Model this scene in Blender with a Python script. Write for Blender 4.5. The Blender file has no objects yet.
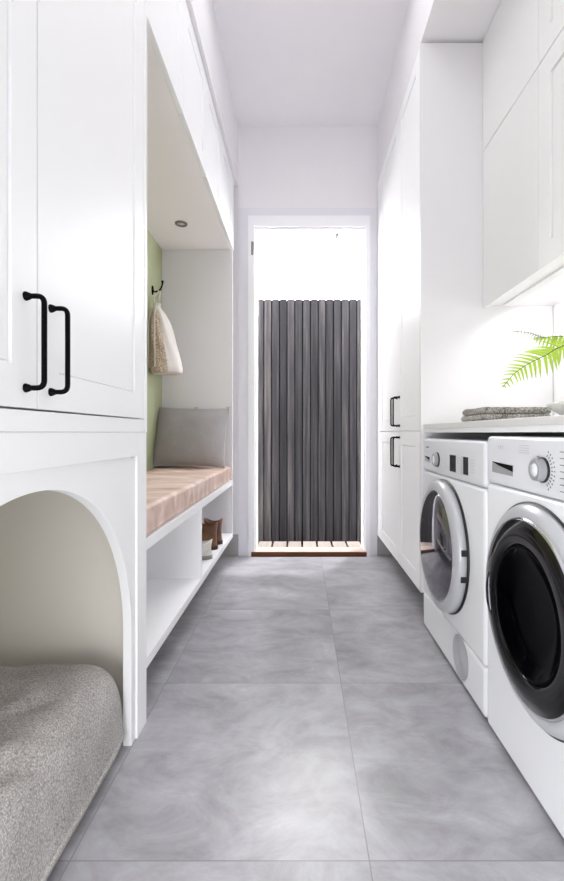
import bpy, bmesh, math, random
from mathutils import Vector, Matrix, noise
random.seed(7)
S = bpy.context.scene
COL = S.collection
PI = math.pi
F, H, VX, VY = 450.0, 0.87, 301.0, 433.0     # focal length in pixels, eye height, vanishing point


def P(px, py, Y):
    return Vector(((px - VX) * Y / F, Y, H - (py - VY) * Y / F))


# ------------------------------------------------------------------ materials
def lin(c):
    return tuple(((v / 255) / 12.92 if v / 255 <= 0.04045 else ((v / 255 + 0.055) / 1.055) ** 2.4) for v in c) + (1,)


def new_mat(name):
    m = bpy.data.materials.new(name)
    m.use_nodes = True
    nt = m.node_tree
    b = nt.nodes['Principled BSDF']
    return m, nt, b


def plain(name, rgb, rough=0.4, metal=0.0, spec=0.5, var=0.02, vscale=6.0, bump=0.0, bscale=200.0, coat=0.0):
    m, nt, b = new_mat(name)
    N, L = nt.nodes, nt.links
    b.inputs['Roughness'].default_value = rough
    b.inputs['Metallic'].default_value = metal
    b.inputs['Specular IOR Level'].default_value = spec
    b.inputs['Coat Weight'].default_value = coat
    tc = N.new('ShaderNodeTexCoord')
    no = N.new('ShaderNodeTexNoise')
    no.inputs['Scale'].default_value = vscale
    no.inputs['Detail'].default_value = 3
    L.new(tc.outputs['Object'], no.inputs['Vector'])
    mix = N.new('ShaderNodeMix')
    mix.data_type = 'RGBA'
    c = lin(rgb)
    mix.inputs[6].default_value = tuple(max(0, v * (1 - var)) for v in c[:3]) + (1,)
    mix.inputs[7].default_value = tuple(min(1, v * (1 + var)) for v in c[:3]) + (1,)
    L.new(no.outputs['Fac'], mix.inputs[0])
    L.new(mix.outputs[2], b.inputs['Base Color'])
    if bump:
        n2 = N.new('ShaderNodeTexNoise')
        n2.inputs['Scale'].default_value = bscale
        L.new(tc.outputs['Object'], n2.inputs['Vector'])
        bp = N.new('ShaderNodeBump')
        bp.inputs['Strength'].default_value = bump
        bp.inputs['Distance'].default_value = 0.002
        L.new(n2.outputs['Fac'], bp.inputs['Height'])
        L.new(bp.outputs['Normal'], b.inputs['Normal'])
    return m


def ramp(N, stops):
    r = N.new('ShaderNodeValToRGB')
    e = r.color_ramp.elements
    e[0].position, e[0].color = stops[0]
    e[1].position, e[1].color = stops[-1]
    for p, c in stops[1:-1]:
        x = e.new(p)
        x.color = c
    return r


def math_node(N, L, op, a, b=None, c=None):
    n = N.new('ShaderNodeMath')
    n.operation = op
    for i, v in enumerate((a, b, c)):
        if v is None:
            continue
        if isinstance(v, (int, float)):
            n.inputs[i].default_value = v
        else:
            L.new(v, n.inputs[i])
    return n.outputs[0]


def floor_mat():
    m, nt, b = new_mat('concrete_tile')
    N, L = nt.nodes, nt.links
    g = N.new('ShaderNodeNewGeometry')
    sp = N.new('ShaderNodeSeparateXYZ')
    L.new(g.outputs['Position'], sp.inputs[0])
    TX, TY, OX, OY = 0.609, 0.650, 0.139, 0.915
    ux = math_node(N, L, 'DIVIDE', math_node(N, L, 'SUBTRACT', sp.outputs[0], OX), TX)
    uy = math_node(N, L, 'DIVIDE', math_node(N, L, 'SUBTRACT', sp.outputs[1], OY), TY)
    ix = math_node(N, L, 'FLOOR', ux)
    iy = math_node(N, L, 'FLOOR', uy)
    # distance to the nearest joint, metres
    dx = math_node(N, L, 'MULTIPLY', math_node(N, L, 'SUBTRACT', 0.5, math_node(N, L, 'ABSOLUTE', math_node(N, L, 'SUBTRACT', math_node(N, L, 'FRACT', ux), 0.5))), TX)
    dy = math_node(N, L, 'MULTIPLY', math_node(N, L, 'SUBTRACT', 0.5, math_node(N, L, 'ABSOLUTE', math_node(N, L, 'SUBTRACT', math_node(N, L, 'FRACT', uy), 0.5))), TY)
    d = math_node(N, L, 'MINIMUM', dx, dy)
    joint = math_node(N, L, 'LESS_THAN', d, 0.0013)
    cb = N.new('ShaderNodeCombineXYZ')
    L.new(math_node(N, L, 'MULTIPLY', ix, 3.7), cb.inputs[0])
    L.new(math_node(N, L, 'MULTIPLY', iy, 5.3), cb.inputs[1])
    L.new(math_node(N, L, 'ADD', ix, math_node(N, L, 'MULTIPLY', iy, 2.1)), cb.inputs[2])
    ad = N.new('ShaderNodeVectorMath')
    ad.operation = 'ADD'
    L.new(g.outputs['Position'], ad.inputs[0])
    L.new(cb.outputs[0], ad.inputs[1])
    rot = N.new('ShaderNodeMapping')
    rot.inputs['Rotation'].default_value = (0, 0, 0.5)
    rot.inputs['Scale'].default_value = (1.0, 1.45, 1.0)
    L.new(ad.outputs[0], rot.inputs[0])
    n1 = N.new('ShaderNodeTexNoise')
    n1.inputs['Scale'].default_value = 2.6
    n1.inputs['Detail'].default_value = 12
    n1.inputs['Roughness'].default_value = 0.62
    n1.inputs['Distortion'].default_value = 1.1
    L.new(rot.outputs[0], n1.inputs['Vector'])
    n2 = N.new('ShaderNodeTexNoise')
    n2.inputs['Scale'].default_value = 6
    n2.inputs['Detail'].default_value = 10
    n2.inputs['Roughness'].default_value = 0.72
    n2.inputs['Distortion'].default_value = 0.6
    L.new(rot.outputs[0], n2.inputs['Vector'])
    f = math_node(N, L, 'ADD', math_node(N, L, 'MULTIPLY', n1.outputs['Fac'], 0.46), math_node(N, L, 'MULTIPLY', n2.outputs['Fac'], 0.54))
    r = ramp(N, [(0.24, lin((84, 82, 84))), (0.40, lin((132, 131, 134))), (0.60, lin((168, 167, 172))), (0.76, lin((212, 211, 213)))])
    L.new(f, r.inputs[0])
    mix = N.new('ShaderNodeMix')
    mix.data_type = 'RGBA'
    L.new(joint, mix.inputs[0])
    L.new(r.outputs[0], mix.inputs[6])
    mix.inputs[7].default_value = lin((124, 122, 122))
    L.new(mix.outputs[2], b.inputs['Base Color'])
    b.inputs['Roughness'].default_value = 0.3
    b.inputs['Specular IOR Level'].default_value = 0.5
    h = math_node(N, L, 'SUBTRACT', 1.0, joint)
    bp = N.new('ShaderNodeBump')
    bp.inputs['Strength'].default_value = 0.25
    bp.inputs['Distance'].default_value = 0.002
    L.new(h, bp.inputs['Height'])
    L.new(bp.outputs['Normal'], b.inputs['Normal'])
    return m


def weave_mat(name, stops, scale=420.0, bump=0.5, big=8.0, rough=0.95, ratio=0.25):
    m, nt, b = new_mat(name)
    N, L = nt.nodes, nt.links
    tc = N.new('ShaderNodeTexCoord')
    n1 = N.new('ShaderNodeTexNoise')
    n1.inputs['Scale'].default_value = scale
    n1.inputs['Detail'].default_value = 2
    L.new(tc.outputs['Object'], n1.inputs['Vector'])
    n2 = N.new('ShaderNodeTexNoise')
    n2.inputs['Scale'].default_value = big
    n2.inputs['Detail'].default_value = 4
    L.new(tc.outputs['Object'], n2.inputs['Vector'])
    vo = N.new('ShaderNodeTexVoronoi')
    vo.inputs['Scale'].default_value = scale * 0.8
    L.new(tc.outputs['Object'], vo.inputs['Vector'])
    wsum = math_node(N, L, 'SUBTRACT', 0.95, vo.outputs['Distance'])
    f = math_node(N, L, 'ADD', math_node(N, L, 'MULTIPLY', n1.outputs['Fac'], 0.65 - ratio / 2),
                  math_node(N, L, 'ADD', math_node(N, L, 'MULTIPLY', wsum, 0.35 - ratio / 2), math_node(N, L, 'MULTIPLY', n2.outputs['Fac'], ratio)))
    r = ramp(N, stops)
    L.new(f, r.inputs[0])
    L.new(r.outputs[0], b.inputs['Base Color'])
    b.inputs['Roughness'].default_value = rough
    b.inputs['Specular IOR Level'].default_value = 0.15
    bp = N.new('ShaderNodeBump')
    bp.inputs['Strength'].default_value = bump
    bp.inputs['Distance'].default_value = 0.003
    L.new(math_node(N, L, 'ADD', wsum, n1.outputs['Fac']), bp.inputs['Height'])
    L.new(bp.outputs['Normal'], b.inputs['Normal'])
    return m


def leather_mat(name, stops, rough=0.55, big=7.0):
    m, nt, b = new_mat(name)
    N, L = nt.nodes, nt.links
    tc = N.new('ShaderNodeTexCoord')
    mp = N.new('ShaderNodeMapping')
    mp.inputs['Scale'].default_value = (0.7, 1.6, 1.0)
    L.new(tc.outputs['Object'], mp.inputs[0])
    n1 = N.new('ShaderNodeTexNoise')
    n1.inputs['Scale'].default_value = big
    n1.inputs['Detail'].default_value = 6
    n1.inputs['Distortion'].default_value = 0.7
    L.new(mp.outputs[0], n1.inputs['Vector'])
    r = ramp(N, stops)
    L.new(n1.outputs['Fac'], r.inputs[0])
    L.new(r.outputs[0], b.inputs['Base Color'])
    b.inputs['Roughness'].default_value = rough
    v = N.new('ShaderNodeTexVoronoi')
    v.inputs['Scale'].default_value = 260
    L.new(tc.outputs['Object'], v.inputs['Vector'])
    bp = N.new('ShaderNodeBump')
    bp.inputs['Strength'].default_value = 0.15
    bp.inputs['Distance'].default_value = 0.001
    L.new(v.outputs['Distance'], bp.inputs['Height'])
    L.new(bp.outputs['Normal'], b.inputs['Normal'])
    return m


def timber_mat(name, stops, axis='Z', rough=0.8, island=0.5):
    m, nt, b = new_mat(name)
    N, L = nt.nodes, nt.links
    g = N.new('ShaderNodeNewGeometry')
    mp = N.new('ShaderNodeMapping')
    sc = {'Z': (40, 40, 1.6), 'Y': (40, 2.0, 40), 'X': (2.0, 40, 40)}[axis]
    mp.inputs['Scale'].default_value = sc
    L.new(g.outputs['Position'], mp.inputs[0])
    cb = N.new('ShaderNodeCombineXYZ')
    L.new(math_node(N, L, 'MULTIPLY', g.outputs['Random Per Island'], 50), cb.inputs[2])
    ad = N.new('ShaderNodeVectorMath')
    ad.operation = 'ADD'
    L.new(mp.outputs[0], ad.inputs[0])
    L.new(cb.outputs[0], ad.inputs[1])
    n1 = N.new('ShaderNodeTexNoise')
    n1.inputs['Scale'].default_value = 1.0
    n1.inputs['Detail'].default_value = 6
    n1.inputs['Roughness'].default_value = 0.65
    L.new(ad.outputs[0], n1.inputs['Vector'])
    f = math_node(N, L, 'ADD', math_node(N, L, 'MULTIPLY', n1.outputs['Fac'], 1.0 - island * 0.5),
                  math_node(N, L, 'MULTIPLY', g.outputs['Random Per Island'], island * 0.5))
    r = ramp(N, stops)
    L.new(f, r.inputs[0])
    L.new(r.outputs[0], b.inputs['Base Color'])
    b.inputs['Roughness'].default_value = rough
    b.inputs['Specular IOR Level'].default_value = 0.25
    bp = N.new('ShaderNodeBump')
    bp.inputs['Strength'].default_value = 0.4
    bp.inputs['Distance'].default_value = 0.002
    L.new(n1.outputs['Fac'], bp.inputs['Height'])
    L.new(bp.outputs['Normal'], b.inputs['Normal'])
    return m


M = {}
M['wall'] = plain('wall_paint', (232, 230, 233), 0.75, spec=0.2, bump=0.05, bscale=120)
M['ceiling'] = plain('ceiling_paint', (236, 234, 238), 0.85, spec=0.15)
M['green'] = plain('sage_green_panel', (168, 174, 138), 0.6, var=0.06, vscale=3)
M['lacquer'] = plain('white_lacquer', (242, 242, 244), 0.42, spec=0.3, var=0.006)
M['lacquer_shade'] = plain('shaded_white_lacquer', (231, 230, 230), 0.42, spec=0.3, var=0.006)  # same white lacquer, darkened to paint in shade on the wall cupboards
M['soffit'] = plain('white_board', (249, 243, 245), 0.55, var=0.01)
M['alcove'] = plain('grey_shaded_board', (219, 217, 220), 0.5, var=0.01)  # own grey at the bench; painted shade on the right end panel
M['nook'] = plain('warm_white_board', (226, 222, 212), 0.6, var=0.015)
M['trim'] = plain('gloss_trim_paint', (240, 240, 244), 0.3, var=0.006)
M['frame_outer'] = plain('satin_trim_paint', (222, 221, 228), 0.45, var=0.006)
M['skirting'] = plain('grey_tile_skirting', (158, 154, 154), 0.4, var=0.12, vscale=20)
M['black'] = plain('matt_black_metal', (2, 2, 3), 0.5, var=0.05, spec=0.06)
M['splash'] = plain('white_splashback', (240, 240, 240), 0.25, var=0.005)
M['stone'] = plain('pale_grey_stone', (216, 214, 213), 0.35, var=0.05, vscale=90)
M['enamel'] = plain('white_enamel', (236, 237, 241), 0.17, var=0.006)
M['enamel_panel'] = plain('white_panel_plastic', (226, 227, 232), 0.22, var=0.006)
M['silver'] = plain('silver_plastic', (184, 185, 190), 0.3, var=0.02, metal=0.1)
M['pull'] = plain('grey_pull_recess', (150, 150, 154), 0.4)
M['chrome'] = plain('chrome', (220, 220, 224), 0.12, metal=1.0, var=0.01)
M['gasket'] = plain('black_rubber', (8, 8, 9), 0.5)
M['blackglass'] = plain('black_glass', (2, 2, 3), 0.1, spec=0.28)
M['deepglass'] = plain('deep_black_glass', (1, 1, 2), 0.15, spec=0.02)
M['smoked'] = plain('smoked_rim', (62, 60, 66), 0.14, metal=0.75, var=0.05)
M['porthole'] = plain('reflective_porthole', (118, 116, 122), 0.05, metal=0.92, var=0.04)
M['display'] = plain('dark_display', (38, 36, 42), 0.1, var=0.05)
M['mark'] = plain('grey_print', (96, 96, 104), 0.5)
M['faint'] = plain('pale_grey_print', (184, 186, 196), 0.5)
M['vent'] = plain('pale_vent_plastic', (150, 151, 154), 0.5)
M['dark_gap'] = plain('dark_recess', (9, 9, 10), 0.9, spec=0.1)
M['lens'] = plain('frosted_lens', (225, 225, 225), 0.4)
M['brushed'] = plain('brushed_nickel', (120, 118, 118), 0.35, metal=0.8)
M['fern'] = plain('fern_leaf', (168, 200, 52), 0.5, var=0.25, vscale=25)
M['fern_old'] = plain('withered_fern_leaf', (128, 134, 110), 0.6, var=0.25, vscale=25)
M['stem'] = plain('fern_stem', (110, 124, 50), 0.5, var=0.2)
M['soil'] = plain('potting_soil', (48, 38, 30), 0.95, var=0.4, vscale=60, bump=0.8)
M['ceramic'] = plain('white_ceramic', (228, 228, 226), 0.2)
M['floor'] = floor_mat()
M['pet'] = weave_mat('grey_woven_fabric', [(0.34, lin((132, 128, 125))), (0.5, lin((168, 164, 161))), (0.66, lin((206, 203, 201)))], 300, 0.45)
M['pet_pipe'] = weave_mat('grey_piping_fabric', [(0.3, lin((120, 116, 112))), (0.7, lin((190, 186, 182)))], 300, 0.3)
M['linen'] = weave_mat('grey_linen', [(0.3, lin((128, 124, 125))), (0.5, lin((150, 146, 147))), (0.7, lin((172, 168, 169)))], 500, 0.15, big=5)
M['linen_pipe'] = weave_mat('pale_linen_edge', [(0.3, lin((165, 160, 156))), (0.7, lin((200, 196, 192)))], 500, 0.1)
M['towel'] = weave_mat('grey_terry', [(0.36, lin((104, 101, 96))), (0.5, lin((160, 156, 150))), (0.64, lin((206, 202, 196)))], 300, 0.9, big=20)
M['cotton'] = weave_mat('white_cotton', [(0.3, lin((216, 210, 204))), (0.7, lin((240, 236, 232)))], 400, 0.3)
M['mesh'] = weave_mat('beige_weave_shaded', [(0.36, lin((150, 128, 108))), (0.5, lin((206, 188, 170))), (0.64, lin((236, 226, 214)))], 160, 0.8)
M['cord'] = weave_mat('cream_cord', [(0.3, lin((200, 188, 172))), (0.7, lin((232, 224, 214)))], 500, 0.3)
M['pink'] = leather_mat('blush_tan_leather', [(0.28, lin((164, 128, 108))), (0.42, lin((194, 165, 150))), (0.56, lin((210, 186, 174))), (0.72, lin((230, 212, 202)))], 0.5)
M['boot'] = leather_mat('brown_leather', [(0.3, lin((66, 40, 24))), (0.55, lin((104, 66, 42))), (0.75, lin((134, 90, 60)))], 0.35, 14)
M['sole'] = plain('dark_rubber_sole', (48, 36, 30), 0.7)
M['sneaker'] = plain('off_white_canvas', (228, 226, 216), 0.7, bump=0.2)
M['sneaker_sole'] = plain('grey_sole', (120, 118, 116), 0.7)
M['fence'] = timber_mat('weathered_grey_timber', [(0.28, lin((12, 12, 15))), (0.42, lin((25, 24, 28))), (0.56, lin((42, 40, 43))), (0.72, lin((74, 70, 69)))], 'Z')
M['deck'] = timber_mat('pale_deck_timber', [(0.2, lin((122, 112, 106))), (0.8, lin((152, 143, 136)))], 'Y')
M['sill'] = timber_mat('red_brown_timber', [(0.2, lin((62, 34, 22))), (0.8, lin((104, 62, 40)))], 'X')
M['sill_top'] = timber_mat('skylit_sill_timber', [(0.2, lin((168, 148, 138))), (0.8, lin((186, 168, 158)))], 'X')  # brown sill timber painted pale to stand for skylight on its top
M['ground'] = plain('outside_ground', (150, 146, 140), 0.9, var=0.15)


# ------------------------------------------------------------------ mesh helpers
def box(bm, x0, x1, y0, y1, z0, z1):
    r = bmesh.ops.create_cube(bm, size=1.0)
    for v in r['verts']:
        v.co = Vector(((x0 + x1) / 2 + v.co.x * (x1 - x0), (y0 + y1) / 2 + v.co.y * (y1 - y0), (z0 + z1) / 2 + v.co.z * (z1 - z0)))
    return r['verts']


def bx(*a):
    bm = bmesh.new()
    box(bm, *a)
    return bm


def loft(bm, rings, cap0=True, cap1=True, closed=True):
    vs = [[bm.verts.new(p) for p in r] for r in rings]
    n = len(vs[0])
    for a, b in zip(vs, vs[1:]):
        for i in range(n if closed else n - 1):
            j = (i + 1) % n
            bm.faces.new((a[i], a[j], b[j], b[i]))
    if cap0:
        bm.faces.new(list(reversed(vs[0])))
    if cap1:
        bm.faces.new(vs[-1])
    return vs


def tube(bm, pts, rad, n=12):
    pts = [Vector(p) for p in pts]
    rads = rad if isinstance(rad, (list, tuple)) else [rad] * len(pts)
    rings = []
    up = None
    for i, p in enumerate(pts):
        t = (pts[min(i + 1, len(pts) - 1)] - pts[max(i - 1, 0)]).normalized()
        if up is None:
            up = t.orthogonal().normalized()
        up = (up - t * up.dot(t))
        up = up.normalized() if up.length > 1e-6 else t.orthogonal().normalized()
        w = t.cross(up)
        rings.append([p + (up * math.cos(2 * PI * k / n) + w * math.sin(2 * PI * k / n)) * rads[i] for k in range(n)])
    loft(bm, rings)


def fillet(pts, r, n=6):
    pts = [Vector(p) for p in pts]
    out = [pts[0]]
    for a, b, c in zip(pts, pts[1:], pts[2:]):
        u, v = (a - b).normalized(), (c - b).normalized()
        p0, p1 = b + u * r, b + v * r
        for k in range(n + 1):
            t = k / n
            out.append((1 - t) ** 2 * p0 + 2 * t * (1 - t) * b + t * t * p1)
    out.append(pts[-1])
    return out


def smooth_path(pts, n=8):
    pts = [Vector(p) for p in pts]
    q = [pts[0]] + pts + [pts[-1]]
    out = []
    for i in range(1, len(q) - 2):
        for k in range(n):
            t = k / n
            a, b, c, d = q[i - 1], q[i], q[i + 1], q[i + 2]
            out.append(0.5 * ((2 * b) + (c - a) * t + (2 * a - 5 * b + 4 * c - d) * t * t + (3 * b - a - 3 * c + d) * t ** 3))
    out.append(pts[-1])
    return out


def lathe(bm, prof, o, ax, n=64, cap0=False, cap1=False):
    """prof: (radius, distance along ax) pairs; o: origin; ax: unit axis."""
    ax = Vector(ax).normalized()
    u = ax.orthogonal().normalized()
    w = ax.cross(u)
    o = Vector(o)
    rings = []
    for r, d in prof:
        rings.append([o + ax * d + (u * math.cos(2 * PI * k / n) + w * math.sin(2 * PI * k / n)) * max(r, 1e-5) for k in range(n)])
    loft(bm, rings, cap0, cap1)


OFF = {}


def link_mesh(name, bm, mat, parent=None, bevel=0.0, seg=2, smooth=False, origin=None, subsurf=0, wn=True):
    bmesh.ops.recalc_face_normals(bm, faces=bm.faces[:])
    if parent is not None:
        off = OFF[parent]
    else:
        if origin is None:
            xs = [v.co for v in bm.verts]
            origin = Vector(((min(c.x for c in xs) + max(c.x for c in xs)) / 2, (min(c.y for c in xs) + max(c.y for c in xs)) / 2, min(c.z for c in xs)))
        off = Vector(origin)
    for v in bm.verts:
        v.co -= off
    me = bpy.data.meshes.new(name)
    bm.to_mesh(me)
    bm.free()
    for f in me.polygons:
        f.use_smooth = smooth or bevel > 0
    me.materials.append(M[mat])
    o = bpy.data.objects.new(name, me)
    COL.objects.link(o)
    OFF[o] = off
    if parent is not None:
        o.parent = parent
    else:
        o.location = off
    if bevel:
        b = o.modifiers.new('bevel', 'BEVEL')
        b.width = bevel
        b.segments = seg
        b.limit_method = 'ANGLE'
        b.angle_limit = math.radians(40)
        if wn:
            o.modifiers.new('wn', 'WEIGHTED_NORMAL').keep_sharp = True
    if subsurf:
        s = o.modifiers.new('sub', 'SUBSURF')
        s.levels = s.render_levels = subsurf
    return o


def tag(o, label, cat, group=None):
    o['label'] = label
    o['category'] = cat
    if group:
        o['group'] = group
    return o


def thing(name, label, cat, loc, group=None):
    o = bpy.data.objects.new(name, None)
    o.empty_display_size = 0.1
    o.location = loc
    COL.objects.link(o)
    OFF[o] = Vector(loc)
    return tag(o, label, cat, group)


def struct(name, bm, mat, **k):
    o = link_mesh(name, bm, mat, **k)
    if o.parent is None:
        o['kind'] = 'structure'
    return o


def shaker(bm, xf, sg, y0, y1, z0, z1, t=0.02, rail=0.07, rec=0.0035, sl=0.0015):
    """cupboard door with a recessed centre panel; its face at x=xf looks along sg*X."""
    def ring(x, i):
        return [bm.verts.new((x, a, c)) for a, c in ((y0 + i, z0 + i), (y1 - i, z0 + i), (y1 - i, z1 - i), (y0 + i, z1 - i))]
    bk = ring(xf - sg * t, 0)
    o = ring(xf, 0)
    i = ring(xf, rail)
    g1 = ring(xf - sg * (rec + 0.005), rail + 0.0006)
    g2 = ring(xf - sg * (rec + 0.005), rail + 0.0034)
    r = ring(xf - sg * rec, rail + 0.0040)
    for a, b in ((bk, o), (o, i), (i, g1), (g1, g2), (g2, r)):
        for k in range(4):
            bm.faces.new((a[k], a[(k + 1) % 4], b[(k + 1) % 4], b[k]))
    bm.faces.new(r)
    bm.faces.new(bk)


def handle(parent, xf, sg, y, z0, z1, d=0.032, r=0.0045):
    bm = bmesh.new()
    x1 = xf + sg * d
    tube(bm, fillet([(xf, y, z0), (x1, y, z0), (x1, y, z1), (xf, y, z1)], 0.013), r, 14)
    for z in (z0, z1):
        lathe(bm, [(0.0, 0.0), (0.0078, 0.0), (0.0078, 0.002), (0.006, 0.007), (0.0045, 0.010)], (xf, y, z), (sg, 0, 0), 20)
    return link_mesh('handle', bm, 'black', parent, smooth=True)


# ------------------------------------------------------------------ room shell
XL, XR, YB, YF, ZC = -0.954, 1.14, 3.20, -1.9, 3.05
DX0, DX1, DZ = -0.332, 0.459, 2.332
struct('floor', bx(XL - 0.15, XR + 0.15, YF - 0.15, YB + 0.001, -0.1, 0.0), 'floor')
struct('ceiling', bx(XL - 0.15, XR + 0.15, YF - 0.15, YB + 0.15, ZC, ZC + 0.1), 'ceiling')
struct('wall_left', bx(XL - 0.15, XL, YF - 0.15, YB + 0.15, 0, ZC), 'green')
struct('wall_right', bx(XR, XR + 0.15, YF - 0.15, YB + 0.15, 0, ZC), 'splash')
struct('wall_front', bx(XL, XR, YF - 0.15, YF, 0, ZC), 'wall')
bm = bmesh.new()
box(bm, XL, DX0, YB, YB + 0.15, 0, ZC)
box(bm, DX1, XR, YB, YB + 0.15, 0, ZC)
box(bm, DX0, DX1, YB, YB + 0.15, DZ, ZC)
struct('wall_back', bm, 'wall')
# bulkheads over the cupboards
struct('trim_1', bx(XL, -0.447, YF, YB, 2.625, ZC), 'wall')
struct('trim_2', bx(0.545, XR, YF, YB, 2.645, ZC), 'wall')
# grey skirting on the back wall
struct('baseboard_back', bx(XL, -0.445, YB - 0.012, YB, 0, 0.15), 'skirting', bevel=0.002)
struct('baseboard_right', bx(0.542, XR, YB - 0.012, YB, 0, 0.149), 'skirting', bevel=0.002)

# door frame in the back wall
door = thing('door_1', 'white framed open doorway in the end wall', 'doorway', ((DX0 + DX1) / 2, YB, 0))
del door['label'], door['category']
door['kind'] = 'structure'
bm = bmesh.new()
y0, y1 = YB - 0.014, YB
box(bm, -0.443, -0.372, y0, y1, 0, 2.465)
box(bm, 0.487, 0.54, y0, y1, 0, 2.465)
box(bm, -0.372, 0.487, y0, y1, 2.402, 2.465)
link_mesh('outer_architrave', bm, 'frame_outer', door)
bm = bmesh.new()
y0 = YB - 0.03
box(bm, -0.372, DX0 + 0.004, y0, y1, 0, 2.402)
box(bm, DX1 - 0.004, 0.487, y0, y1, 0, 2.402)
box(bm, DX0 + 0.004, DX1 - 0.004, y0, y1, DZ - 0.004, 2.402)
link_mesh('architrave', bm, 'trim', door)
bm = bmesh.new()
box(bm, DX0, DX0 + 0.012, YB, YB + 0.15, 0, DZ)
box(bm, DX1 - 0.012, DX1, YB, YB + 0.15, 0, DZ)
box(bm, DX0 + 0.012, DX1 - 0.012, YB, YB + 0.15, DZ - 0.012, DZ)
link_mesh('jamb', bm, 'trim', door)
bm = bmesh.new()
hz = 2.17
for k in range(5):
    z = hz - 0.045 + k * 0.0182
    lathe(bm, [(0.0, 0), (0.0085, 0), (0.0085, 0.0165), (0.0, 0.0165)], (-0.341, YB - 0.034, z), (0, 0, 1), 16)
box(bm, -0.350, -0.331, YB - 0.033, YB - 0.030, hz - 0.045, hz + 0.045)
link_mesh('hinge', bm, 'brushed', door, smooth=False)
bm = bmesh.new()
lathe(bm, [(0.0, 0), (0.010, 0), (0.010, 0.012), (0.007, 0.03), (0.0, 0.032)], (0.262, YB + 0.09, DZ - 0.012), (0, 0, -1), 16)
link_mesh('door_catch', bm, 'brushed', door, smooth=True)
link_mesh('sill', bx(-0.350, 0.462, YB - 0.0305, YB + 0.10, 0.0, 0.034), 'sill_top', door, bevel=0.002)
link_mesh('sill_nosing', bx(-0.350, 0.462, YB - 0.0385, YB - 0.031, 0.0, 0.0325), 'sill', door, bevel=0.001)

# outside: ground, deck and slat fence
struct('ground', bx(-4, 4, YB + 0.15, 6.5, -0.25, -0.2), 'ground')
bm = bmesh.new()
k = 0
x = -1.6
while x < 1.7:
    box(bm, x, x + 0.107, YB + 0.172, 3.86, -0.085, -0.06)
    x += 0.1245
dk = thing('timber_deck', 'pale timber deck boards outside the open doorway', 'deck', (0.05, 3.6, -0.2))
link_mesh('deck_boards', bm, 'deck', dk)
bm = bmesh.new()
box(bm, -1.6, 1.75, YB + 0.175, 3.86, -0.115, -0.0855)
link_mesh('frame', bm, 'dark_gap', dk)
bm = bmesh.new()
for y in (3.45, 3.78):
    box(bm, -1.6, 1.75, y, y + 0.05, -0.2, -0.115)
link_mesh('joists', bm, 'dark_gap', dk)
fence = thing('slat_fence', 'dark weathered timber fence of upright slats outside the doorway', 'fence', (0, 3.9, -0.2))
bm = bmesh.new()
x = -1.6 + 0.02
while x < 1.7:
    dz = random.uniform(-0.001, 0.001)
    box(bm, x, x + 0.0572, 3.868, 3.888, -0.19, 2.022 + dz)
    x += 0.0666
link_mesh('slats', bm, 'fence', fence, bevel=0.002)
bm = bmesh.new()
for z in (0.15, 1.0, 1.8):
    box(bm, -1.6, 1.72, 3.899, 3.93, z, z + 0.07)
box(bm, -1.6, 1.72, 3.8885, 3.8995, -0.19, 2.018)
link_mesh('backing', bm, 'dark_gap', fence)
bm = bmesh.new()
for x in (-1.2, -0.45, 0.55, 1.3):
    box(bm, x, x + 0.09, 3.93, 4.02, -0.2, 2.0)
link_mesh('posts', bm, 'dark_gap', fence)

# ------------------------------------------------------------------ left: tall cupboard above the arched nook
FX = -0.465
cup = thing('tall_cupboard', 'white tall two-door cupboard with long black handles above the arched nook', 'cupboard', (-0.71, 0.79, 0.872))
link_mesh('carcass', bx(XL, FX - 0.022, 0.215, 1.355, 0.913, 2.622), 'lacquer', cup)
for ya, yb in ((1.333, 1.355), (0.215, 0.234)):
    link_mesh('end_panel', bx(FX - 0.022, FX + 0.002, ya, yb, 0.872, 2.622), 'lacquer', cup, bevel=0.0012)
link_mesh('rail', bx(XL, FX + 0.001, 0.234, 1.3325, 0.872, 0.9085), 'lacquer', cup, bevel=0.0012)
for ya, yb, hy in ((0.236, 0.7922, 0.759), (0.7958, 1.3315, 0.835)):
    bm = bmesh.new()
    shaker(bm, FX, 1, ya, yb, 0.9125, 2.62)
    d = link_mesh('door', bm, 'lacquer', cup, bevel=0.001)
    handle(d, FX, 1, hy, 0.946, 1.101)

nook = thing('pet_nook', 'white low cabinet with an arched pet opening under the tall cupboard', 'pet nook', (-0.71, 0.79, 0))
bm = bmesh.new()
box(bm, FX - 0.03, FX, 1.28, 1.355, 0.0, 0.8715)
box(bm, FX - 0.03, FX, 0.215, 0.32, 0.0, 0.8715)
box(bm, FX - 0.03, FX, 0.32, 1.28, 0.805, 0.8715)
link_mesh('face_frame', bm, 'lacquer', nook, bevel=0.0012)
# arch panel
AC, AR, AZ = 0.80, 0.45, 0.315
xf, xb = FX - 0.006, FX - 0.030
bm = bmesh.new()
arc = [(AC - AR, 0.0)] + [(AC - AR * math.cos(PI * k / 64), AZ + AR * math.sin(PI * k / 64)) for k in range(65)] + [(AC + AR, 0.0)]
YA, YBB, ZT = 0.32, 1.28, 0.805
outer = [(YA, 0.0), (YA, AZ)]
n = 63
for k in range(1, 64):
    a = PI * k / 64
    dy, dz = -math.cos(a), math.sin(a)
    t = 1e9
    if dz > 1e-6:
        t = min(t, (ZT - AZ) / dz)
    if dy < 0:
        t = min(t, (YA - AC) / dy)
    if dy > 0:
        t = min(t, (YBB - AC) / dy)
    outer.append((AC + dy * t, AZ + dz * t))
outer += [(YBB, AZ), (YBB, 0.0)]
rows = []
for x in (xf, xb):
    rows.append(([bm.verts.new((x, y, z)) for y, z in arc], [bm.verts.new((x, y, z)) for y, z in outer]))
for a, o in rows:
    for k in range(len(a) - 1):
        bm.faces.new((a[k], a[k + 1], o[k + 1], o[k]))
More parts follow.
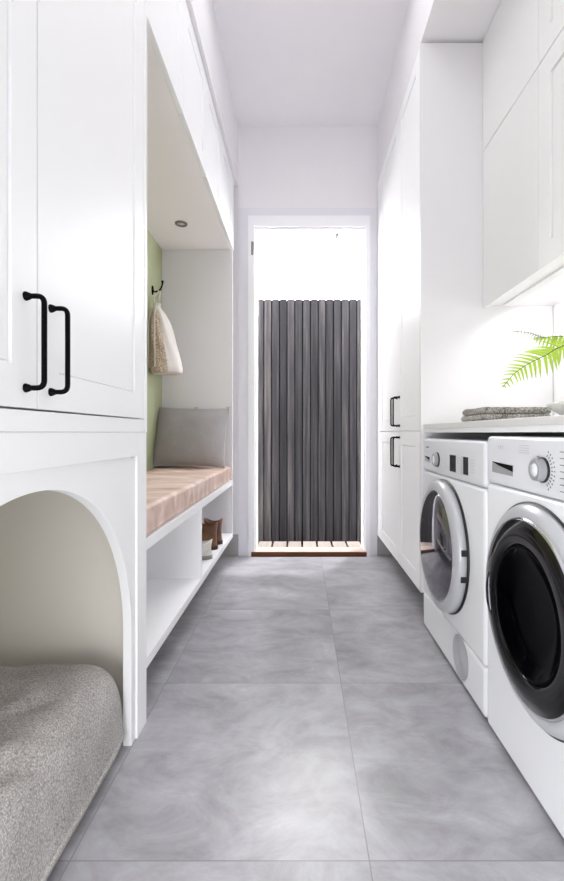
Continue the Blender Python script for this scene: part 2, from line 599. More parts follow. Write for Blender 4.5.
for q in (0, 1):
    A, B = rows[0][q], rows[1][q]
    for k in range(len(A) - 1):
        bm.faces.new((A[k], A[k + 1], B[k + 1], B[k]))
for e in (0, -1):
    bm.faces.new((rows[0][0][e], rows[0][1][e], rows[1][1][e], rows[1][0][e]))
link_mesh('arch_panel', bm, 'lacquer', nook, bevel=0.0015)
bm = bmesh.new()
box(bm, XL, FX - 0.030, 1.325, 1.355, 0, 0.8715)
box(bm, XL, FX - 0.030, 0.215, 0.25, 0, 0.8715)
box(bm, XL, FX - 0.030, 0.25, 1.325, 0.845, 0.8715)
box(bm, XL, XL + 0.014, 0.25, 1.325, 0.0, 0.845)
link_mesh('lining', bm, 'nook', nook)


# ------------------------------------------------------------------ soft goods generator
def pillow_bm(a, b, top, bot, n=48, p=3.0, e=0.5, pinch=0.05, wob=0.0, seed=0.0, groove=None, pv=None, ev=None):
    """cushion in its own frame: u along x, v along y, seam at z=0."""
    bm = bmesh.new()
    g = {}
    rc_ = 0.048 if groove else 0.0

    def pos(i, j):
        u, v = -1 + 2 * i / n, -1 + 2 * j / n
        # ease points toward the edge
        u = math.sin(u * PI / 2)
        v = math.sin(v * PI / 2)
        return u, v
    for s, hgt in ((1, top), (-1, bot)):
        for i in range(n + 1):
            for j in range(n + 1):
                edge = i in (0, n) or j in (0, n)
                if s < 0 and edge:
                    g[s, i, j] = g[1, i, j]
                    continue
                u, v = pos(i, j)
                x = a * u * (1 - pinch * (1 - v * v)) * (1 - rc_ * v ** 10)
                y = b * v * (1 - pinch * (1 - u * u)) * (1 - rc_ * u ** 10)
                h = hgt * max(0, 1 - abs(u) ** p) ** e * max(0, 1 - abs(v) ** (pv or p)) ** (ev or e)
                if groove:
                    h *= 0.94 + 0.06 * u
                if wob and not edge:
                    w = noise.noise(Vector((x * 5 + seed, y * 5, s * 3.0))) + 0.5 * noise.noise(Vector((x * 13 + seed, y * 11, s)))
                    h *= 1 + wob * w
                if groove and s > 0:
                    h -= groove(x, y) * min(1.0, h / max(hgt, 1e-6) * 1.3)
                g[s, i, j] = bm.verts.new((x, y, s * h))
        for i in range(n):
            for j in range(n):
                q = (g[s, i, j], g[s, i + 1, j], g[s, i + 1, j + 1], g[s, i, j + 1])
                bm.faces.new(q if s > 0 else q[::-1])
    rim = [g[1, i, 0].co.copy() for i in range(n)] + [g[1, n, j].co.copy() for j in range(n)] + \
          [g[1, n - i, n].co.copy() for i in range(n)] + [g[1, 0, n - j].co.copy() for j in range(n)]
    return bm, rim


def closed_tube(bm, pts, r, n=8):
    m = len(pts)
    rings = []
    up = Vector((0, 0, 1))
    for i, p in enumerate(pts):
        t = (pts[(i + 1) % m] - pts[i - 1]).normalized()
        w = t.cross(up)
        w = w.normalized() if w.length > 1e-5 else t.orthogonal().normalized()
        u2 = w.cross(t).normalized()
        rings.append([p + (u2 * math.cos(2 * PI * k / n) + w * math.sin(2 * PI * k / n)) * r for k in range(n)])
    rings.append(rings[0])
    loft(bm, rings, False, False)


def xform(bm, mat):
    bmesh.ops.transform(bm, matrix=mat, verts=bm.verts[:])


# pet cushion in the nook
def pet_groove(x, y):
    # creases in the slack cover, running in from the front edge
    out = 0.0
    for (px, py, dx, dy, s0, s1, dep, wd_) in ((0.185, 0.045, 0.42, 0.91, -0.22, 0.05, 0.026, 0.013), (0.10, 0.20, 0.75, 0.66, -0.10, 0.08, 0.008, 0.016)):
        rx, ry = x - px, y - py
        q = rx * dx + ry * dy
        d = rx * dy - ry * dx
        w = max(0.0, min(1.0, (q - s0) / 0.08)) * max(0.0, min(1.0, (s1 - q) / 0.06))
        out += dep * w * (math.exp(-(d / wd_) ** 2) - 0.55 * math.exp(-((d + 0.035) / 0.024) ** 2))
    return out


cx0, cx1, cy0, cy1, sz = -0.925, -0.474, 0.345, 1.248, 0.052
T = Matrix.Translation(((cx0 + cx1) / 2, (cy0 + cy1) / 2, sz))
bm, rim = pillow_bm((cx1 - cx0) / 2, (cy1 - cy0) / 2, 0.226, sz - 0.002, 90, 6.5, 0.34, 0.0, 0.06, 3.0, pet_groove, 12.0, 0.26)
xform(bm, T)
pet = thing('pet_cushion', 'plump grey woven pet cushion on the floor inside the arched nook', 'cushion', (T.translation.x, T.translation.y, 0))
link_mesh('cover', bm, 'pet', pet, smooth=True, subsurf=1)
bm = bmesh.new()
closed_tube(bm, [T @ p for p in rim], 0.006)
link_mesh('piping', bm, 'pet_pipe', pet, smooth=True)

# ------------------------------------------------------------------ left: bench alcove
BX = -0.47
Y0, Y1 = 1.3565, 3.186
bench = thing('storage_bench', 'white open-shelf bench built in between the arched nook and end wall', 'bench', (-0.71, 2.28, 0))
link_mesh('seat_board', bx(XL, BX, Y0, 3.085, 0.513, 0.548), 'lacquer', bench, bevel=0.0015)
link_mesh('shelf_board', bx(XL, BX, Y0, 3.085, 0.152, 0.184), 'lacquer', bench, bevel=0.0015)
link_mesh('divider', bx(XL + 0.012, BX - 0.001, 2.122, 2.142, 0.184, 0.513), 'lacquer', bench, bevel=0.001)
link_mesh('back_panel', bx(XL, XL + 0.012, Y0, 3.085, 0.184, 0.513), 'lacquer', bench)
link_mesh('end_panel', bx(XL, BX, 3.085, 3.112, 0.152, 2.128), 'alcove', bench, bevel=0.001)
link_mesh('kick_board', bx(XL, BX - 0.26, Y0, 3.112, 0.0, 0.152), 'skirting', bench)

for yy0, yy1, lab in ((1.3565, 2.2105, 'white overhead cupboard above the bench, nearer of the two, touching the tall cupboard'),
                      (2.2115, 3.112, 'white overhead cupboard above the bench, farther of the two, next to the end wall')):
    oc = thing('overhead_cupboard', lab, 'cupboard', (-0.71, (yy0 + yy1) / 2, 2.13), 'overhead cupboards above the bench')
    link_mesh('carcass', bx(XL, FX - 0.021, yy0, yy1, 2.1305, 2.622), 'soffit', oc)
    wd = 0.427 if yy0 < 2 else 0.4195
    for q in range(2):
        bm = bmesh.new()
        ya = yy0 + q * wd
        shaker(bm, FX, 1, ya + 0.0015, ya + wd - 0.0015, 2.1305, 2.617)
        link_mesh('door', bm, 'lacquer', oc, bevel=0.001)
    if yy1 > 3:
        link_mesh('filler', bx(FX - 0.021, FX, yy0 + 2 * wd + 0.001, yy1, 2.1305, 2.617), 'lacquer', oc, bevel=0.001)

# recessed downlight in the underside of the overhead cupboards
dl = thing('downlight', 'small round recessed downlight in the underside above the bench', 'downlight', (-0.72, 2.706, 2.122))
bm = bmesh.new()
lathe(bm, [(0.022, 0.008), (0.022, 0.0), (0.036, 0.001), (0.037, 0.008), (0.022, 0.008)], (-0.72, 2.706, 2.1225), (0, 0, 1), 40)
link_mesh('trim_ring', bm, 'brushed', dl, smooth=True)
bm = bmesh.new()
lathe(bm, [(0.0, 0.006), (0.0225, 0.006), (0.0225, 0.0078), (0, 0.0078)], (-0.72, 2.706, 2.1225), (0, 0, 1), 40)
link_mesh('lens', bm, 'lens', dl, smooth=True)

# bench cushion: rounded slab with soft wrinkles
bm = bmesh.new()
x0, x1, y0, y1, z0, z1 = XL + 0.004, -0.474, 1.3595, 3.083, 0.549, 0.642
nu, nv = 40, 120
rad = 0.022


def slab_pt(u, v, side):
    x = x0 + (x1 - x0) * u
    y = y0 + (y1 - y0) * v
    return x, y


sec = []   # cross-section around the x-z rectangle with rounded corners
for (cx, cz, a0) in ((x1 - rad, z0 + 0.012, -90), (x1 - rad, z1 - rad, 0), (x0 + rad, z1 - rad, 90), (x0 + rad, z0 + 0.012, 180)):
    rr = rad if cz > 0.6 else 0.012
    for k in range(7):
        a = math.radians(a0 + 90 * k / 6)
        sec.append((cx + (rad - 0 if cz > 0.6 else rad) * math.cos(a), cz + rr * math.sin(a)))
# densify long runs
dense = []
for (p, q) in zip(sec, sec[1:] + sec[:1]):
    L_ = math.hypot(q[0] - p[0], q[1] - p[1])
    m = max(1, int(L_ / 0.014))
    for k in range(m):
        dense.append((p[0] + (q[0] - p[0]) * k / m, p[1] + (q[1] - p[1]) * k / m))
rings = []
for j in range(nv + 1):
    v = j / nv
    y = y0 + (y1 - y0) * v
    e = min(y - y0, y1 - y)
    sh = 0.0 if e > rad else rad - math.sqrt(max(0, rad ** 2 - (rad - e) ** 2))
    ring = []
    for (x, z) in dense:
        cx, cz = (x0 + x1) / 2, (z0 + z1) / 2
        fx = 1 - sh * 0.5 / ((x1 - x0) / 2)
        zz = z
        if z > 0.6:
            zz = z - sh
            w = noise.noise(Vector((x * 4, y * 9, 1.0))) * 0.005 + noise.noise(Vector((x * 9 + y * 5, y * 22, 4.0))) * 0.0025
            zz += w * min(1.0, e / 0.05)
        xx = cx + (x - cx) * fx
        if z < 0.63 and z > 0.56 and x > cx:
            xx += noise.noise(Vector((3.0, y * 12, z * 10))) * 0.003 - 0.003
        ring.append(Vector((xx, y, max(zz, z0))))
    rings.append(ring)
loft(bm, rings)
tag(link_mesh('bench_cushion', bm, 'pink', smooth=True), 'long blush tan leather seat pad along the white bench', 'seat cushion')

# grey scatter cushion leaning on the end panel
bm, rim = pillow_bm(0.240, 0.203, 0.10, 0.085, 44, 2.2, 0.62, 0.05, 0.14, 1.0)
lean = math.radians(72)
R = Matrix.Translation((-0.728, 2.965, 0.845)) @ Matrix.Rotation(lean, 4, 'X') @ Matrix.Rotation(math.radians(-1.5), 4, 'Z')
xform(bm, R)
pil = thing('scatter_cushion', 'square grey linen cushion leaning at the far end of the bench', 'cushion', (-0.728, 2.95, 0.645))
link_mesh('cover', bm, 'linen', pil, smooth=True, subsurf=1)
bm = bmesh.new()
closed_tube(bm, [R @ p for p in rim], 0.004)
link_mesh('piping', bm, 'linen_pipe', pil, smooth=True)
for u in (0.02, 0.235):
    bm = bmesh.new()
    c = R @ Vector((u, 0.194 if u < 0.1 else 0.203, 0.006))
    tube(bm, smooth_path([c + Vector((-0.014, 0, 0.004)), c + Vector((-0.004, -0.004, 0.012)), c + Vector((0.0, -0.005, -0.006)), c + Vector((0.006, -0.004, 0.012)), c + Vector((0.014, 0, 0.002))], 6), 0.0028, 8)
    link_mesh('tie', bm, 'linen_pipe', pil, smooth=True)

# coat hook on the green wall
HY, HZ = 2.885, 1.785
hook = thing('coat_hook', 'black metal coat hook on the green wall above the hanging bag', 'hook', (XL, HY, HZ))
bm = bmesh.new()
rings = []
for r_, d in ((1.0, 0.0), (1.0, 0.004), (0.8, 0.008), (0.3, 0.010)):
    rings.append([Vector((XL + d, HY + 0.013 * r_ * math.cos(2 * PI * k / 24), HZ + 0.030 * r_ * math.sin(2 * PI * k / 24))) for k in range(24)])
loft(bm, rings)
link_mesh('back_plate', bm, 'black', hook, smooth=True)
bm = bmesh.new()
tube(bm, smooth_path([(XL + 0.006, HY, HZ - 0.006), (XL + 0.03, HY, HZ - 0.008), (XL + 0.052, HY, HZ + 0.006), (XL + 0.064, HY, HZ + 0.034), (XL + 0.066, HY, HZ + 0.052)], 8), 0.0055, 12)
lathe(bm, [(0.0, -0.009), (0.006, -0.007), (0.009, 0.0), (0.006, 0.007), (0.0, 0.009)], (XL + 0.066, HY, HZ + 0.055), (0, 0, 1), 14)
link_mesh('arm', bm, 'black', hook, smooth=True)

# drawstring bag on the hook
bag = thing('drawstring_bag', 'white cotton drawstring bag with beige woven front hanging from the hook', 'bag', (-0.86, 2.84, 1.24))
prof = [(1.242, -0.852, 0.078, 0.060), (1.25, -0.852, 0.096, 0.078), (1.275, -0.853, 0.100, 0.088), (1.33, -0.857, 0.094, 0.092), (1.42, -0.868, 0.082, 0.090),
        (1.52, -0.882, 0.068, 0.078), (1.58, -0.893, 0.056, 0.062), (1.625, -0.902, 0.040, 0.044), (1.655, -0.908, 0.024, 0.026), (1.672, -0.910, 0.018, 0.019), (1.692, -0.911, 0.027, 0.028)]
nr = 72
rings = []
for q in range(len(prof) - 1):
    for s in range(4):
        t = s / 4
        z, cx, rx, ry = [a + (b - a) * t for a, b in zip(prof[q], prof[q + 1])]
        amp = 0.04 + 0.10 * max(0, (z - 1.35) / 0.35)
        ring = []
        for k in range(nr):
            th = 2 * PI * k / nr
            m = 1 + amp * math.cos(9 * th + 2 * math.sin(z * 9)) * (0.6 + 0.4 * math.sin(3 * th))
            xx = cx + rx * m * math.cos(th)
            ring.append(Vector((max(xx, XL + 0.004), 2.845 + ry * m * math.sin(th), z)))
        rings.append(ring)
full = bmesh.new()
vs = [[full.verts.new(p) for p in r] for r in rings]
front, back = bmesh.new(), bmesh.new()
for tgt, want in ((front, True), (back, False)):
    cache = {}

    def gv(i, k, tgt=tgt, cache=cache):
        if (i, k) not in cache:
            cache[i, k] = tgt.verts.new(rings[i][k])
        return cache[i, k]
    for i in range(len(rings) - 1):
        for k in range(nr):
            th = (k + 0.5) / nr * 360
            isf = 150 < th < 292 and i < len(rings) - 8
            if isf == want:
                kk = (k + 1) % nr
                tgt.faces.new((gv(i, k), gv(i, kk), gv(i + 1, kk), gv(i + 1, k)))
    if not want:
        tgt.faces.new([gv(0, k) for k in range(nr)][::-1])
full.free()
link_mesh('body', back, 'cotton', bag, smooth=True)
link_mesh('woven_panel', front, 'mesh', bag, smooth=True)  # beige weave whose tone also stands for shade on this side
for (sx, sy) in ((-0.012, -0.018), (0.012, -0.012), (0.012, 0.012)):
    bm = bmesh.new()
    tube(bm, smooth_path([(-0.911 + sx, 2.845 + sy, 1.668), (-0.912 + sx * 1.3, 2.855 + sy * 1.2, 1.72), (XL + 0.046 + sx * 0.5, HY + sy * 0.6, 1.765), (XL + 0.040, HY, 1.789)], 6), 0.0042, 8)
    link_mesh('drawcord', bm, 'cord', bag, smooth=True)
for (a, w) in ((205, 0.006), (248, 0.0075)):
    bm = bmesh.new()
    pts = []
    for z, cx, rx, ry in prof[2:9]:
        th = math.radians(a + (z - 1.24) * 40)
        pts.append((max(cx + (rx * 1.12 + 0.004) * math.cos(th), XL + 0.009), 2.845 + (ry * 1.12 + 0.004) * math.sin(th), z))
    tube(bm, smooth_path(pts, 5), w * 0.7, 8)
    link_mesh('strap', bm, 'cord', bag, smooth=True)


# shoes on the bench shelf: heel toward the room (+X), toe toward the wall
def shoe(name, label, cat, hx, y, zt, L_, W, mat, solemat, dip, group=None, instep=0.075):
    z0 = 0.185
    t = thing(name, label, cat, (hx - L_ / 2, y, z0), group)
    # upper: loft of horizontal sections, from sole to collar, front edge receding
    rings = []
    NN = 12
    hgt = zt - z0 - 0.018
    for i in range(NN + 1):
        s = i / NN
        z = z0 + 0.018 + hgt * s
        # toe reach shrinks with height
        reach = L_ * (1.0 if s < 0.12 else (1.0 - 0.56 * min(1.0, ((s - 0.12) / 0.5)) ** 0.8))
        back = hx - 0.006 * math.sin(s * PI) + 0.004 * s
        frontx = hx - reach
        cx, ax = (back + frontx) / 2, (back - frontx) / 2
        wy = W / 2 * (1 - 0.12 * s)
        ring = []
        for k in range(32):
            th = 2 * PI * k / 32
            c, sn = math.cos(th), math.sin(th)
            ex = 0.8
            px = cx + ax * math.copysign(abs(c) ** ex, c)
            fw = 1.0 - 0.18 * max(0, c) * (1 - s)
            py = y + wy * fw * math.copysign(abs(sn) ** ex, sn)
            pz = z + (dip * (0.5 * math.cos(2 * th) - 0.5) * s * s if i > 4 else 0)
            ring.append(Vector((px, py, pz)))
        rings.append(ring)
    # fold inward to make the opening
    top = rings[-1]
    c = sum(top, Vector()) / len(top)
    rings.append([c + (p - c) * 0.90 for p in top])
    rings.append([c + (p - c) * 0.86 - Vector((0, 0, 0.05)) for p in top])
    bm = bmesh.new()
    loft(bm, rings)
    link_mesh('upper', bm, mat, t, smooth=True)
    base = rings[0]
    c = sum(base, Vector()) / len(base)
    bm = bmesh.new()
    loft(bm, [[Vector((c.x + (p.x - c.x) * 1.03, c.y + (p.y - c.y) * 1.05, zz)) for p in base] for zz in (z0, z0 + 0.006, z0 + 0.02)])
    link_mesh('sole', bm, solemat, t, smooth=False)
    return t


shoe('ankle_boot', 'brown leather ankle boot on the bench shelf, nearer the divider', 'boot', -0.470 - 0.025, 2.66, 0.345, 0.25, 0.098, 'boot', 'sole', 0.026, 'brown ankle boots')
shoe('ankle_boot', 'brown leather ankle boot on the bench shelf, behind its pair', 'boot', -0.470 - 0.018, 2.785, 0.345, 0.25, 0.098, 'boot', 'sole', 0.026, 'brown ankle boots')
shoe('sneaker', 'off white low shoe on the bench shelf in front of the brown boots', 'shoe', -0.488, 2.46, 0.290, 0.26, 0.095, 'sneaker', 'sneaker_sole', 0.02)

# ------------------------------------------------------------------ right: tall cupboard
RX = 0.54
rc = thing('tall_cupboard', 'white tall four-door cupboard beside the doorway, right of the passage', 'cupboard', (0.84, 2.6, 0))
link_mesh('carcass', bx(RX + 0.021, XR - 0.004, 2.05, 3.186, 0.15, 2.63), 'lacquer', rc)
link_mesh('end_panel', bx(RX, XR - 0.004, 2.03, 2.05, 0.15, 2.63), 'alcove', rc, bevel=0.001)  # white lacquer panel; the greyer colour paints in its shade
link_mesh('kick_board', bx(RX + 0.28, XR - 0.004, 2.05, 3.16, 0.0, 0.15), 'skirting', rc)
for z0, z1, hz0, hz1 in ((0.1505, 0.8775, 0.687, 0.846), (0.8805, 2.628, 0.910, 1.066)):
    for y0, y1, hy in ((2.0515, 2.4895, 2.462), (2.4925, 3.06, 2.522)):
        bm = bmesh.new()
        shaker(bm, RX, -1, y0, y1, z0, z1)
        d = link_mesh('door', bm, 'lacquer', rc, bevel=0.001)
        handle(d, RX, -1, hy, hz0, hz1, d=0.036)
link_mesh('filler', bx(RX, RX + 0.021, 3.063, 3.186, 0.15, 2.628), 'lacquer', rc, bevel=0.001)

# ------------------------------------------------------------------ right: worktop
top = thing('worktop', 'pale grey stone worktop over the washing machine and dryer', 'worktop', (0.84, 1.2, 0.872))
link_mesh('slab', bx(0.552, XR, -0.6, 2.0295, 0.888, 0.908), 'stone', top, bevel=0.0015)
link_mesh('rail', bx(0.556, 0.575, -0.6, 2.0295, 0.872, 0.888), 'lacquer', top, bevel=0.001)
link_mesh('underside', bx(0.575, XR, -0.6, 2.0295, 0.8722, 0.888), 'lacquer', top)

# ------------------------------------------------------------------ right: wall cupboards
WX = 0.82
for z0, z1, lab in ((1.432, 2.137, 'white wall cupboard above the worktop, lower row'), (2.1405, 2.643, 'white short wall cupboard in the upper row, touching the bulkhead')):
    wc = thing('wall_cupboard', lab, 'cupboard', (0.98, 1.55, z0), 'wall cupboards above the worktop')
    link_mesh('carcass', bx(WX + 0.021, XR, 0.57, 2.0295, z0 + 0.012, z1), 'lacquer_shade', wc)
    for y0 in (0.572, 1.064, 1.5575):
        bm = bmesh.new()
        y1 = {0.572: 1.0615, 1.064: 1.555, 1.5575: 2.027}[y0]
        if y0 > 1.5:
            box(bm, WX, WX + 0.02, y0, y1, z0, z1 - 0.002)
        else:
            shaker(bm, WX, -1, y0, y1, z0, z1 - 0.002, rail=0.075, rec=0.006)
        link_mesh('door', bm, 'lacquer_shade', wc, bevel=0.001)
    if z0 < 2:
        link_mesh('light_strip', bx(0.90, 0.93, 0.6, 2.0, z0 + 0.004, z0 + 0.012), 'lens', wc)


# ------------------------------------------------------------------ laundry machines
AF = 0.55     # plane of the machine fronts


def disc_lathe(bm, prof, yc, zc, n=96, x=AF):
    """profile: (radius, how far it stands out of the front)"""
    lathe(bm, prof, (x, yc, zc), (-1, 0, 0), n)


def machine(name, label, cat, y0, y1, zseam, ztop, zlow=None):
    t = thing(name, label, cat, (0.83, (y0 + y1) / 2, 0))
    link_mesh('body', bx(AF + 0.02, 1.10, y0 + 0.004, y1 - 0.004, 0.012, ztop - 0.014), 'enamel', t, bevel=0.006)
    link_mesh('lid', bx(AF + 0.051, 1.11, y0 + 0.001, y1 - 0.001, ztop - 0.020, ztop - 0.001), 'enamel', t, bevel=0.004, seg=3)
    if zlow:
        link_mesh('front_panel', bx(AF, AF + 0.05, y0, y1, zlow + 0.001, zseam - 0.0012), 'enamel', t, bevel=0.012, seg=4)
        link_mesh('filter_panel', bx(AF, AF + 0.05, y0, y1, 0.012, zlow - 0.001), 'enamel', t, bevel=0.012, seg=4)
    else:
        link_mesh('front_panel', bx(AF, AF + 0.05, y0, y1, 0.012, zseam - 0.0012), 'enamel', t, bevel=0.012, seg=4)
    link_mesh('control_panel', bx(AF, AF + 0.05, y0, y1, zseam + 0.0012, ztop), 'enamel_panel', t, bevel=0.012, seg=4)
    for yy in (y0 + 0.06, y1 - 0.06):
        for xx in (AF + 0.08, 1.04):
            bm = bmesh.new()
            lathe(bm, [(0, 0), (0.02, 0), (0.02, 0.008), (0.012, 0.013), (0, 0.013)], (xx, yy, 0.0), (0, 0, 1), 16)
            link_mesh('foot', bm, 'gasket', t)
    return t


def knob(t, y, z, r, d):
    bm = bmesh.new()
    disc_lathe(bm, [(0, 0.0), (r * 1.10, 0.0), (r * 1.10, 0.004), (r * 1.0, 0.005)], y, z, 48)
    k0 = link_mesh('dial_base', bm, 'gasket', t, smooth=False)
    bm = bmesh.new()
    disc_lathe(bm, [(r * 1.0, 0.003), (r * 0.96, d * 0.85), (r * 0.90, d), (r * 0.62, d), (r * 0.58, d - 0.002), (0, d - 0.002)], y, z, 48)
    k1 = link_mesh('dial', bm, 'pull', t, bevel=0.0006)
    bm = bmesh.new()
    disc_lathe(bm, [(r * 0.57, d - 0.0015), (r * 0.5, d + 0.0008), (0, d + 0.0012)], y, z, 40)
    link_mesh('dial_cap', bm, 'enamel', k1, smooth=True)


def slot(t, y0, y1, z0, z1):
    """finger pull of the detergent drawer: scooped recess"""
    bm = bmesh.new()
    a = [(AF - 0.0012, y1, z1), (AF - 0.0012, y0, z1 - 0.004), (AF - 0.0012, y0, z0), (AF - 0.0012, y1, z0 + 0.002)]
    v = [bm.verts.new(p) for p in a]
    w = [bm.verts.new((p[0] + 0.003, p[1], p[2])) for p in a]
    bm.faces.new(v)
    for k in range(4):
        bm.faces.new((v[k], v[(k + 1) % 4], w[(k + 1) % 4], w[k]))
    o = link_mesh('drawer_pull', bm, 'pull', t)
    bm = bmesh.new()
    v = [bm.verts.new((AF - 0.0018, y, z)) for y, z in ((y1, z1), (y0, z1 - 0.004), (y0, z1 - (z1 - z0) * 0.62), (y1 - (y1 - y0) * 0.35, z1 - (z1 - z0) * 0.28))]
    w = [bm.verts.new((AF + 0.001, p.co.y, p.co.z)) for p in v]
    bm.faces.new(v)
    for k in range(4):
        bm.faces.new((v[k], v[(k + 1) % 4], w[(k + 1) % 4], w[k]))
    link_mesh('pull_shadow', bm, 'dark_gap', o)


# dryer
dr = machine('tumble_dryer', 'white tumble dryer with a silver reflective porthole, farther from the camera', 'dryer', 1.348, 2.026, 0.703, 0.846, zlow=0.165)
DY, DZc, DR = 1.712, 0.446, 0.243
bm = bmesh.new()
disc_lathe(bm, [(DR - 0.02, 0.0), (DR + 0.004, 0.0), (DR + 0.005, 0.004), (DR - 0.004, 0.008), (DR - 0.02, 0.008)], DY, DZc)
link_mesh('door_seal', bm, 'gasket', dr, smooth=True)
bm = bmesh.new()
disc_lathe(bm, [(DR - 0.01, 0.006), (DR, 0.008), (DR - 0.001, 0.024), (DR - 0.004, 0.032), (DR - 0.010, 0.037), (DR - 0.032, 0.045), (DR - 0.036, 0.043), (DR - 0.039, 0.034)], DY, DZc, 128)
dd = link_mesh('door', bm, 'silver', dr, smooth=True)
bm = bmesh.new()
rg = DR - 0.038
pr = [(rg, 0.036)] + [(rg * math.cos(a), 0.036 + 0.038 * math.sin(a)) for a in [PI / 2 * k / 18 for k in range(1, 18)]] + [(0.0, 0.074)]
disc_lathe(bm, pr, DY, DZc, 128)
link_mesh('porthole', bm, 'porthole', dd, smooth=True)
bm = bmesh.new()
disc_lathe(bm, [(rg + 0.002, 0.038), (rg - 0.003, 0.0425), (rg - 0.009, 0.041)], DY, DZc, 128)
link_mesh('porthole_rim', bm, 'chrome', dd, smooth=True)
for z in (0.388, 0.476):
    a = math.asin((z - DZc) / DR)
    yy = DY - DR * math.cos(a)
    bm = bx(AF - 0.026, AF - 0.004, yy - 0.004, yy + 0.012, z - 0.010, z + 0.010)
    link_mesh('hinge', bm, 'gasket', dr, bevel=0.001)
knob(dr, 1.812, 0.763, 0.027, 0.018)
slot(dr, 1.925, 1.995, 0.745, 0.770)
for y0, y1 in ((1.598, 1.660), (1.480, 1.545)):
    link_mesh('display', bx(AF - 0.0015, AF + 0.002, y0, y1, 0.730, 0.790), 'display', dr)
bm = bmesh.new()
box(bm, AF - 0.0019, AF - 0.001, 1.523, 1.5449, 0.7302, 0.7898)
link_mesh('display_bezel', bm, 'silver', dr)


def print_rows(t, name, mat, rows):
    bm = bmesh.new()
    for r in rows:
        box(bm, AF - 0.0008, AF + 0.001, *r)
    return link_mesh(name, bm, mat, t)


print_rows(dr, 'maker_print', 'mark', [(1.935 + k * 0.007, 1.9395 + k * 0.007, 0.806, 0.8115) for k in range(6)])
for ya, yb in ((1.700, 1.735), (1.560, 1.585), (1.430, 1.460)):
    print_rows(dr, 'label_print', 'faint', [(ya, yb, 0.742 + k * 0.010, 0.7444 + k * 0.010) for k in range(5)])
bm = bmesh.new()
VYc, VZc, VR = 1.553, 0.097, 0.072
disc_lathe(bm, [(0, 0.0012), (VR, 0.0012), (VR + 0.001, 0.0)], VYc, VZc, 64)
vent = link_mesh('vent', bm, 'vent', dr)
bm = bmesh.new()
for k in range(9):
    r_ = 0.006 + k * 0.008
    disc_lathe(bm, [(r_, 0.0010), (r_, 0.0018), (r_ + 0.0045, 0.0018), (r_ + 0.0045, 0.0010)], VYc, VZc, 64)
link_mesh('vent_rings', bm, 'silver', vent)

# washing machine
wm = machine('washing_machine', 'white washing machine with a large black glass door, nearest the camera', 'washing machine', 0.757, 1.334, 0.724, 0.861)
WY, WZ, WR = 1.052, 0.452, 0.250
bm = bmesh.new()
disc_lathe(bm, [(WR - 0.03, 0.0), (WR + 0.004, 0.0), (WR + 0.005, 0.003), (WR - 0.006, 0.006), (WR - 0.03, 0.006)], WY, WZ)
link_mesh('door_seal', bm, 'gasket', wm, smooth=True)
bm = bmesh.new()
disc_lathe(bm, [(WR - 0.02, 0.004), (WR, 0.005), (WR - 0.003, 0.012), (WR - 0.020, 0.024), (WR - 0.030, 0.027), (WR - 0.033, 0.024), (WR - 0.034, 0.018)], WY, WZ, 128)
wd = link_mesh('door', bm, 'silver', wm, smooth=True)
rg = WR - 0.033
bm = bmesh.new()
disc_lathe(bm, [(rg, 0.018), (rg - 0.001, 0.025), (rg - 0.006, 0.030), (rg - 0.03, 0.035), (rg - 0.055, 0.035), (rg - 0.062, 0.032), (rg - 0.066, 0.022)], WY, WZ, 128)
link_mesh('rim_glass', bm, 'blackglass', wd, smooth=True)
bm = bmesh.new()
ri = rg - 0.064
disc_lathe(bm, [(ri, 0.024), (ri - 0.004, 0.029), (ri - 0.010, 0.027), (ri - 0.03, 0.012), (ri - 0.07, 0.006), (0, 0.004)], WY, WZ, 128)
link_mesh('porthole', bm, 'deepglass', wd, smooth=True)
bm = bmesh.new()
disc_lathe(bm, [(rg + 0.0025, 0.022), (rg, 0.0275), (rg - 0.005, 0.0295)], WY, WZ, 128)
link_mesh('chrome_ring', bm, 'chrome', wd, smooth=True)
# finger pull set in the black rim, far side
bm = bmesh.new()
rm = rg - 0.034
pts = []
for k in range(9):
    a = math.radians(168 + k * 4.5)
    pts.append((AF - 0.034, WY - rm * math.cos(a), WZ + rm * math.sin(a)))
tube(bm, pts, [0.003, 0.006, 0.008, 0.009, 0.009, 0.009, 0.008, 0.006, 0.003], 10)
link_mesh('door_pull', bm, 'smoked', wd, smooth=True)
knob(wm, 1.022, 0.786, 0.0265, 0.022)
slot(wm, 1.168, 1.292, 0.757, 0.789)
bm = bmesh.new()
for k in range(11):
    a = math.radians(-62 + k * 12.4)
    for (r0, r1, w) in ((0.034, 0.040, 0.0012), (0.045, 0.049, 0.0014)):
        c, s = math.cos(a), math.sin(a)
        vs_ = []
        for rr_, ww in ((r0, -w), (r1, -w), (r1, w), (r0, w)):
            vs_.append((1.022 - (rr_ * c - ww * s), 0.786 + rr_ * s + ww * c))
        A = [bm.verts.new((AF - 0.0008, y, z)) for y, z in vs_]
        B = [bm.verts.new((AF + 0.001, y, z)) for y, z in vs_]
        bm.faces.new(A)
        bm.faces.new(B[::-1])
        for q in range(4):
            bm.faces.new((A[q], A[(q + 1) % 4], B[(q + 1) % 4], B[q]))
link_mesh('dial_print', bm, 'mark', wm)
for a in (128, 216):
    c, q = math.cos(math.radians(a)), math.sin(math.radians(a))
    yy, zz = 1.022 - 0.037 * c, 0.786 + 0.037 * q
    print_rows(wm, 'dial_mark', 'mark', [(yy - 0.003, yy + 0.003, zz - 0.0015, zz + 0.0015)])
print_rows(wm, 'programme_print', 'mark', [(0.955 - w, 0.955, 0.829 - k * 0.0140, 0.8308 - k * 0.0140) for k, w in enumerate((0.03, 0.034, 0.026, 0.036, 0.03, 0.036, 0.022))])
